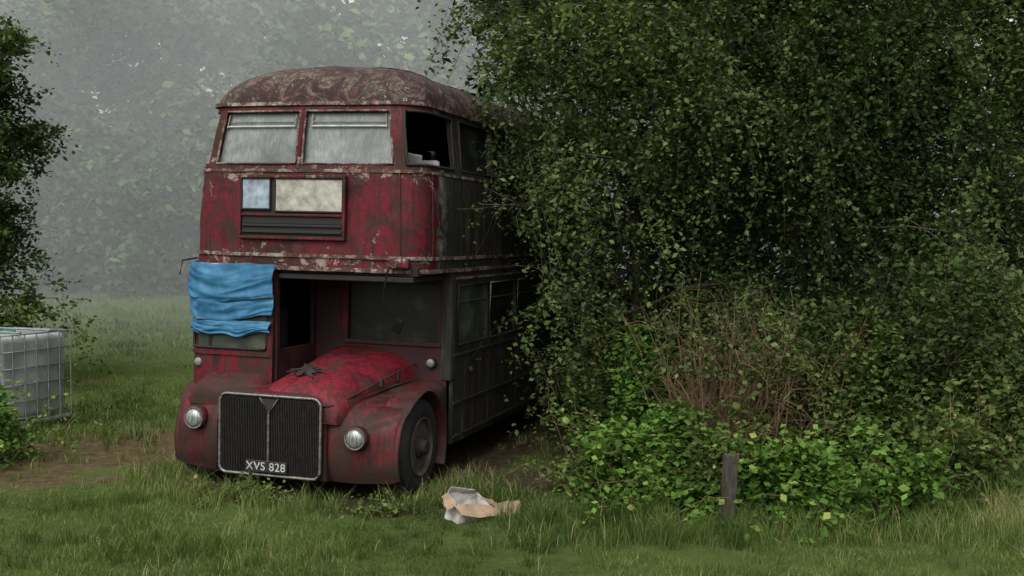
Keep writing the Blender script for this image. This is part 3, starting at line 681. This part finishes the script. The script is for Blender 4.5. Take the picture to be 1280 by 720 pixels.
tube('grille_badge_v',[(gx-.10,GY-.025,GZ1-.02),(gx,GY-.03,GZ1-.17),(gx+.10,GY-.025,GZ1-.02)],.008,chrome,k=6)
bm_=bmesh.new(); vs=[bm_.verts.new(p) for p in ((gx-.085,GY-.022,GZ1-.03),(gx+.085,GY-.022,GZ1-.03),(gx,GY-.022,GZ1-.15))]; bm_.faces.new(vs); finish('grille_badge',bm_,dirtyblack,solid=.006)
box('number_plate',(-.33,GY-.042,.20),(.13,GY-.026,.32),black,bevel=.008)
cu=bpy.data.curves.new('t','FONT'); cu.body='XVS 828'; cu.size=.115; cu.extrude=.002; cu.align_x='CENTER'; cu.align_y='CENTER'; cu.space_character=1.08
to=bpy.data.objects.new('t',cu); scene.collection.objects.link(to)
dg=bpy.context.evaluated_depsgraph_get(); me=bpy.data.meshes.new_from_object(to.evaluated_get(dg)); bpy.data.objects.remove(to)
me.materials.append(whitep); po=link(bpy.data.objects.new('plate_lettering',me),bus); po.location=(-.10,GY-.046,.26); po.rotation_euler=(rad(90),0,0)
m=NT('headlamp_lens'); vv=m.coord((90,90,4)); 
m.pbr(m.ramp(m.noise(1.,3,.5,vv),[(.35,(.09,.10,.09)),(.65,(.30,.32,.30))]),.2,.4,.6); lens=m.m
for nm,(x,y,z) in {'off':(-.95,-.40,.68),'near':(.83,-.41,.60)}.items():
    lathe('headlamp_bowl_'+nm,[(.10,.12),(.12,.02),(.122,-.01),(.117,-.03),(.105,-.04),(.093,-.04),(.09,-.03)],(x,y,z),(0,1,0),redw)
    lathe('headlamp_rim_'+nm,[(.105,-.03),(.11,-.04),(.105,-.055),(.093,-.053),(.09,-.04)],(x,y,z),(0,1,0),chrome)
    lathe('headlamp_lens_'+nm,[(.092,-.04),(.089,-.053),(.074,-.067),(.046,-.077),(.02,-.081),(.0,-.082)],(x,y,z),(0,1,0),lens)
amber=simple('lamp_white_lens',(.13,.12,.10),.4,0,.6,.3,9)
for nm,(x,y,z) in {'off':(-1.16,-.01,1.20),'near':(1.10,.86,1.22)}.items():
    lathe('side_lamp_'+nm,[(.06,.03),(.062,-.02),(.055,-.035)],(x,y,z),(0,1,0),dirtyblack,k=20); lathe('side_lamp_lens_'+nm,[(.045,-.03),(.04,-.045),(.02,-.055)],(x,y,z),(0,1,0),amber,k=20)
hub=simple('rusty_hub',(.05,.04,.033),.75,.2,.4,.6,10)
def wheel(name,x,y,z,s,R=.5):
    a=(s,0,0)
    lathe(name+'_tyre',[(R*.60,-.13),(R*.88,-.135),(R*.97,-.11),(R,-.07),(R,.07),(R*.97,.11),(R*.88,.135),(R*.72,.14),(R*.60,.12),(R*.58,.05)],(x,y,z),a,black,k=48)
    lathe(name+'_rim',[(R*.60,.10),(R*.615,.135),(R*.58,.14),(R*.54,.10),(R*.5,.02),(R*.34,.0),(R*.30,.05),(R*.26,.055)],(x,y,z),a,hub,k=40)
    lathe(name+'_hub',[(R*.24,.02),(R*.23,.12),(R*.17,.14),(R*.15,.19),(R*.05,.2)],(x,y,z),a,dirtyblack,k=24)
    for i in range(8):
        th=i*math.pi/4; lathe(name+'_nut',[(.018,.04),(.018,.085),(.01,.09)],(x,y+R*.33*math.cos(th),z+R*.33*math.sin(th)),a,chrome,k=6)
wheel('front_wheel',1.13,.22,.44,1,.49); wheel('front_wheel_off',-1.13,.22,.44,-1,.49)
wheel('rear_wheel',1.14,4.9,.46,1,.49); wheel('rear_wheel_off',-1.14,4.9,.46,-1,.49)
box('axle',(-1.,.18,.35),(1.,.26,.43),dirtyblack); box('chassis',(-.5,-.1,.3),(.5,LEN-.4,.46),dirtyblack,bevel=.02)
# dead ivy / star ornament lying on the bonnet
bm_=bmesh.new()
def bz(x,y):
    t=(y+.42)/1.30; nose=math.sqrt(max(0,1-(1-min(1,t/.22))**2)); u=(x-.16)/.5; return .86+.17*nose+.25*t**.9+(.03+.05*t)*(1-u*u)
for k in range(2):
    c=bm_.verts.new((.10,-.05,bz(.1,-.05)+.045)); ring_=[]
    for i in range(14):
        a=i*math.pi/7+k*.3; r=(.23 if i%2==0 else .085)*(1-.25*k)*(1+.2*math.sin(i*2.3)); x=.10+r*math.cos(a); y=-.05+r*.8*math.sin(a)
        ring_.append(bm_.verts.new((x,y,bz(x,y)+.025+.015*k+.015*math.sin(i*5.))))
    for i in range(14): bm_.faces.new((c,ring_[i],ring_[(i+1)%14]))
finish('bonnet_star',bm_,dirtyblack,solid=.01)
tube('mirror_arm',[(1.03,-.02,2.3),(1.0,-.12,2.22),(.97,-.16,2.0),(1.03,-.16,1.83),(1.09,-.15,1.76)],.010,matteb); box('mirror_head',(1.08,-.17,1.62),(1.18,-.145,1.76),matteb,bevel=.015,rot=Matrix.Rotation(.4,3,'Y'))
tube('offside_mirror_arm',[(-1.28,.12,2.28),(-1.40,.02,2.25),(-1.42,.0,2.1)],.010,dirtyblack); box('canopy_lamp',(.98,-.08,2.24),(1.2,.0,2.34),redw,bevel=.02)
lathe('steering_wheel',[(.2,-.01),(.215,0),(.2,.012),(.185,0)],(-.8,.45,1.45),(0,-.5,1),black,k=24); box('driver_seat',(-1.05,.65,.95),(-.55,.8,1.75),inter,bevel=.05)
# blue tarpaulin over the windscreen
m=NT('blue_tarp'); v=m.coord(); a1=m.noise(4,6,.7,v); a2=m.noise(30,5,.7,v)
m.pbr(m.ramp(a1,[(.3,(.008,.047,.10)),(.5,(.013,.08,.155)),(.72,(.035,.13,.21))]),.65,0,.3,m.bump(a2,.2,.004)); tarp=m.m
def cloth(name,c0,c1,z0,z1,off,seed,amp,sag):
    nu,nv=90,56; V=[]
    for j in range(nv):
        t=j/(nv-1)
        for i in range(nu):
            u=i/(nu-1); c=c0+(c1-c0)*u+.03*math.sin(t*5+seed)*(u-.5)
            zb=z0-sag*(math.sin(u*math.pi))+.035*mn.noise(Vector((u*5,seed,0)))+.04*(u)*(seed%2)
            z=z1+(zb-z1)*t+ .016*mn.noise(Vector((u*6,seed+3,0)))
            swag=math.sin(math.pi*u)
            cr=1-abs(mn.noise(Vector((u*3.2+t*1.2,t*1.3-u*.8,seed))))*2
            cr2=1-abs(mn.noise(Vector((u*1.4,(t-.25*swag)*4.2,seed+9))))*2
            fold=amp*(1.1*cr+1.2*cr2*(.2+t*1.1)+.35*mn.noise(Vector((u*9,t*6,seed))))
            V.append(Pl(max(-2.4,c),z,off+fold+amp*.3+.015*math.sin(t*math.pi)))
    V=np.array(V); idx=np.arange(nu*nv).reshape(nv,nu)
    Q=np.stack([idx[:-1,:-1],idx[:-1,1:],idx[1:,1:],idx[1:,:-1]],-1).reshape(-1,4)
    o=mesh_np(name,V,Q,mat=tarp,parent=bus,smooth=True); s=o.modifiers.new('s','SOLIDIFY'); s.thickness=.004
cloth('tarpaulin_upper',-1.55,.04,1.90,2.24,.06,2.,.014,.05)
cloth('tarpaulin_lower',-1.6,.02,1.68,2.0,.025,5.,.016,.05)
cloth('tarpaulin_hem',-1.58,-.02,1.54,1.65,.02,8.,.014,.05)
tube('tarp_cord',[tuple(Pl(c,2.23,.07)) for c in fill([-2.1,0],.2)],.005,whitep,k=5)

# ================================================================ caged tank
tank=empty('caged_water_tank',(-6.72,14.9,float(H(-6.72,14.9))),(0,0,rad(-24))); tank.scale=(1,1,1.15)
pl=simple('translucent_plastic',(.26,.275,.265),.4,0,.5,.6,1.6); galv=simple('galvanised_steel',(.2,.21,.215),.5,.6,.5,.4,20)
bm_=bmesh.new(); bmesh.ops.create_cube(bm_,size=1)
for v_ in bm_.verts: v_.co=Vector((v_.co.x*.94,v_.co.y*1.1,v_.co.z*.95+.64))
bmesh.ops.bevel(bm_,geom=bm_.edges[:],offset=.08,segments=4,affect='EDGES',profile=.5)
finish('tank_bottle',bm_,pl,tank,smooth=True)
def tp(n,pts,r=.009): tube(n,pts,r,galv,tank,k=6)
for i in range(6):
    z=.18+.95*i/5
    tube('cage_ring',[(-.5,-.58,z),(.5,-.58,z),(.5,.58,z),(-.5,.58,z)],.010,galv,tank,k=6,closed=True)
for i in range(6):
    x=-.5+i/5
    for y in (-.592,.592): tp('cage_upright',[(x,y,.12),(x,y,1.14)])
for i in range(7):
    y=-.58+1.16*i/6
    for x in (-.512,.512): tp('cage_upright',[(x,y,.12),(x,y,1.14)])
for y in (-.25,.25): tp('cage_top_bar',[(-.51,y,1.15),(.51,y,1.15)],.014)
box('pallet_deck',(-.52,-.6,.1),(.52,.6,.14),galv,tank); 
for x in (-.45,0,.45):
    for y in (-.52,0,.52): box('pallet_foot',(x-.06,y-.06,0),(x+.06,y+.06,.1),black,tank)
lathe('filler_cap',[(.1,0),(.1,.04),(.08,.05)],(0,0,1.11),(0,0,1),simple('green_cap',(.01,.12,.09),.4),tank,k=24)
lathe('drain_valve',[(.04,0),(.05,.05),(.03,.09)],(0,-.56,.2),(0,-1,0),black,tank,k=16)
box('tank_label',(-.22,-.598,.55),(.08,-.594,.78),simple('paper_label',(.42,.42,.40),.6),tank,bevel=0); box('tank_label_dark',(-.2,-.601,.57),(-.1,-.6,.66),black,tank,bevel=0)
box('id_plate',(.2,-.6,.35),(.42,-.594,.6),galv,tank,bevel=0)
# ================================================================ cardboard box
cb=empty('cardboard_box',(-.42,10.12,float(H(-.42,10.12))),(0,0,rad(28)))
card=simple('damp_cardboard',(.21,.15,.10),.85,0,.2,.35,6); paper=simple('white_card',(.30,.28,.26),.8,0,.2,.4,6)
def panel(n,pts,mat):
    bm_=bmesh.new(); bm_.faces.new([bm_.verts.new(p) for p in pts]); bmesh.ops.subdivide_edges(bm_,edges=bm_.edges[:],cuts=3,use_grid_fill=True)
    for v_ in bm_.verts: v_.co+=Vector((mn.noise(v_.co*9),mn.noise(v_.co*8+Vector((3,3,3))),mn.noise(v_.co*7+Vector((9,3,3)))))*.028
    finish(n,bm_,mat,cb,solid=.006)
w_,d_,h_=.15,.13,.17
panel('front',[(-w_,-d_,0),(w_,-d_,0),(w_+.03,-d_-.02,h_-.04),(-w_+.02,-d_+.03,h_)],paper); panel('back',[(-w_,d_,0),(w_,d_,0),(w_+.01,d_-.03,h_+.04),(-w_+.03,d_,h_+.07)],paper)
panel('side_l',[(-w_,-d_,0),(-w_,d_,0),(-w_+.03,d_,h_+.07),(-w_+.02,-d_+.03,h_)],paper); panel('side_r',[(w_,-d_,0),(w_,d_,0),(w_+.01,d_-.03,h_+.04),(w_+.03,-d_-.02,h_-.04)],paper)
panel('bottom',[(-w_,-d_,.01),(w_,-d_,.01),(w_,d_,.01),(-w_,d_,.01)],paper)
panel('flap_front',[(-w_-.02,-d_+.01,h_),(w_+.04,-d_-.02,h_-.03),(w_+.06,-d_-.10,h_-.12),(-w_-.0,-d_-.09,h_-.07)],card)
panel('flap_side',[(w_+.02,-d_-.01,h_-.01),(w_,d_-.04,h_+.02),(w_+.17,d_-.03,h_-.04),(w_+.19,-d_,h_-.10)],card)
panel('flap_left',[(-w_+.02,-d_+.02,h_),(-w_+.02,d_,h_+.06),(-w_-.06,d_-.02,h_+.03),(-w_-.08,-d_+.02,h_-.03)],card)
panel('flap_back',[(-w_+.02,d_,h_+.06),(w_,d_-.02,h_+.04),(w_-.04,d_-.07,h_+.09),(-w_+.05,d_-.05,h_+.11)],paper)
panel('loose_flap',[(w_+.06,-d_-.06,.02),(w_+.34,-d_-.03,.03),(w_+.35,-d_+.05,.14),(w_+.07,-d_+.0,.15)],card)
pz=float(H(1.88,9.6)); wp=empty('wooden_post',(1.86,9.6,pz),(rad(1.5),rad(2),rad(20)))
bm_=bmesh.new(); bmesh.ops.create_cube(bm_,size=1); 
for v_ in bm_.verts: v_.co=Vector((v_.co.x*.10,v_.co.y*.09,v_.co.z*.8+.25+(.02 if v_.co.x>0 and v_.co.z>0 else 0)))
bmesh.ops.subdivide_edges(bm_,edges=bm_.edges[:],cuts=4,use_grid_fill=True)
for v_ in bm_.verts: v_.co+=Vector((mn.noise(v_.co*9),mn.noise(v_.co*9+Vector((5,0,0))),0))*.012
finish('post_shaft',bm_,bark_mat('weathered_post',(.022,.021,.018),(.065,.062,.052)),wp,bevel=.005)

# ================================================================ mist, sky, sun, camera
m=NT('mist_volume'); vs=m.n('ShaderNodeVolumeScatter'); vs.inputs['Color'].default_value=(.86,.94,.91,1); vs.inputs['Density'].default_value=.0155; vs.inputs['Anisotropy'].default_value=.0
m.l(vs.outputs[0],m.out.inputs['Volume'])
bm_=bmesh.new(); bmesh.ops.create_cube(bm_,size=1)
for v_ in bm_.verts: v_.co=Vector((v_.co.x*90,v_.co.y*40+41,v_.co.z*17+7.5))
finish('mist',bm_,m.m,None)
w=bpy.data.worlds.new('World'); scene.world=w; w.use_nodes=True; t=w.node_tree
bg=t.nodes['Background']; sk=t.nodes.new('ShaderNodeTexSky'); sk.sky_type='NISHITA'; sk.sun_disc=False; sk.sun_elevation=rad(50); sk.sun_rotation=rad(200)
sk.air_density=1.5; sk.dust_density=6; sk.ozone_density=1
hs=t.nodes.new('ShaderNodeHueSaturation'); hs.inputs['Saturation'].default_value=.2; hs.inputs['Value'].default_value=1.85
t.links.new(sk.outputs[0],hs.inputs['Color']); t.links.new(hs.outputs[0],bg.inputs[0]); bg.inputs[1].default_value=.15
sd=bpy.data.lights.new('sun','SUN'); sd.energy=1.2; sd.angle=rad(40); sd.color=(1,.98,.94)
so=link(bpy.data.objects.new('sun',sd)); 
d=Vector((-.35,-.75,1.1)).normalized(); so.rotation_euler=d.to_track_quat('Z','Y').to_euler()
cam=bpy.data.cameras.new('camera'); cam.lens=39.4; cam.sensor_width=36; cam.clip_end=2000
co=link(bpy.data.objects.new('camera',cam)); co.location=(0,0,2.5); co.rotation_euler=(rad(90-2.37),0,0); scene.camera=co
scene.view_settings.view_transform='Standard'; scene.view_settings.look='None'; scene.view_settings.exposure=0
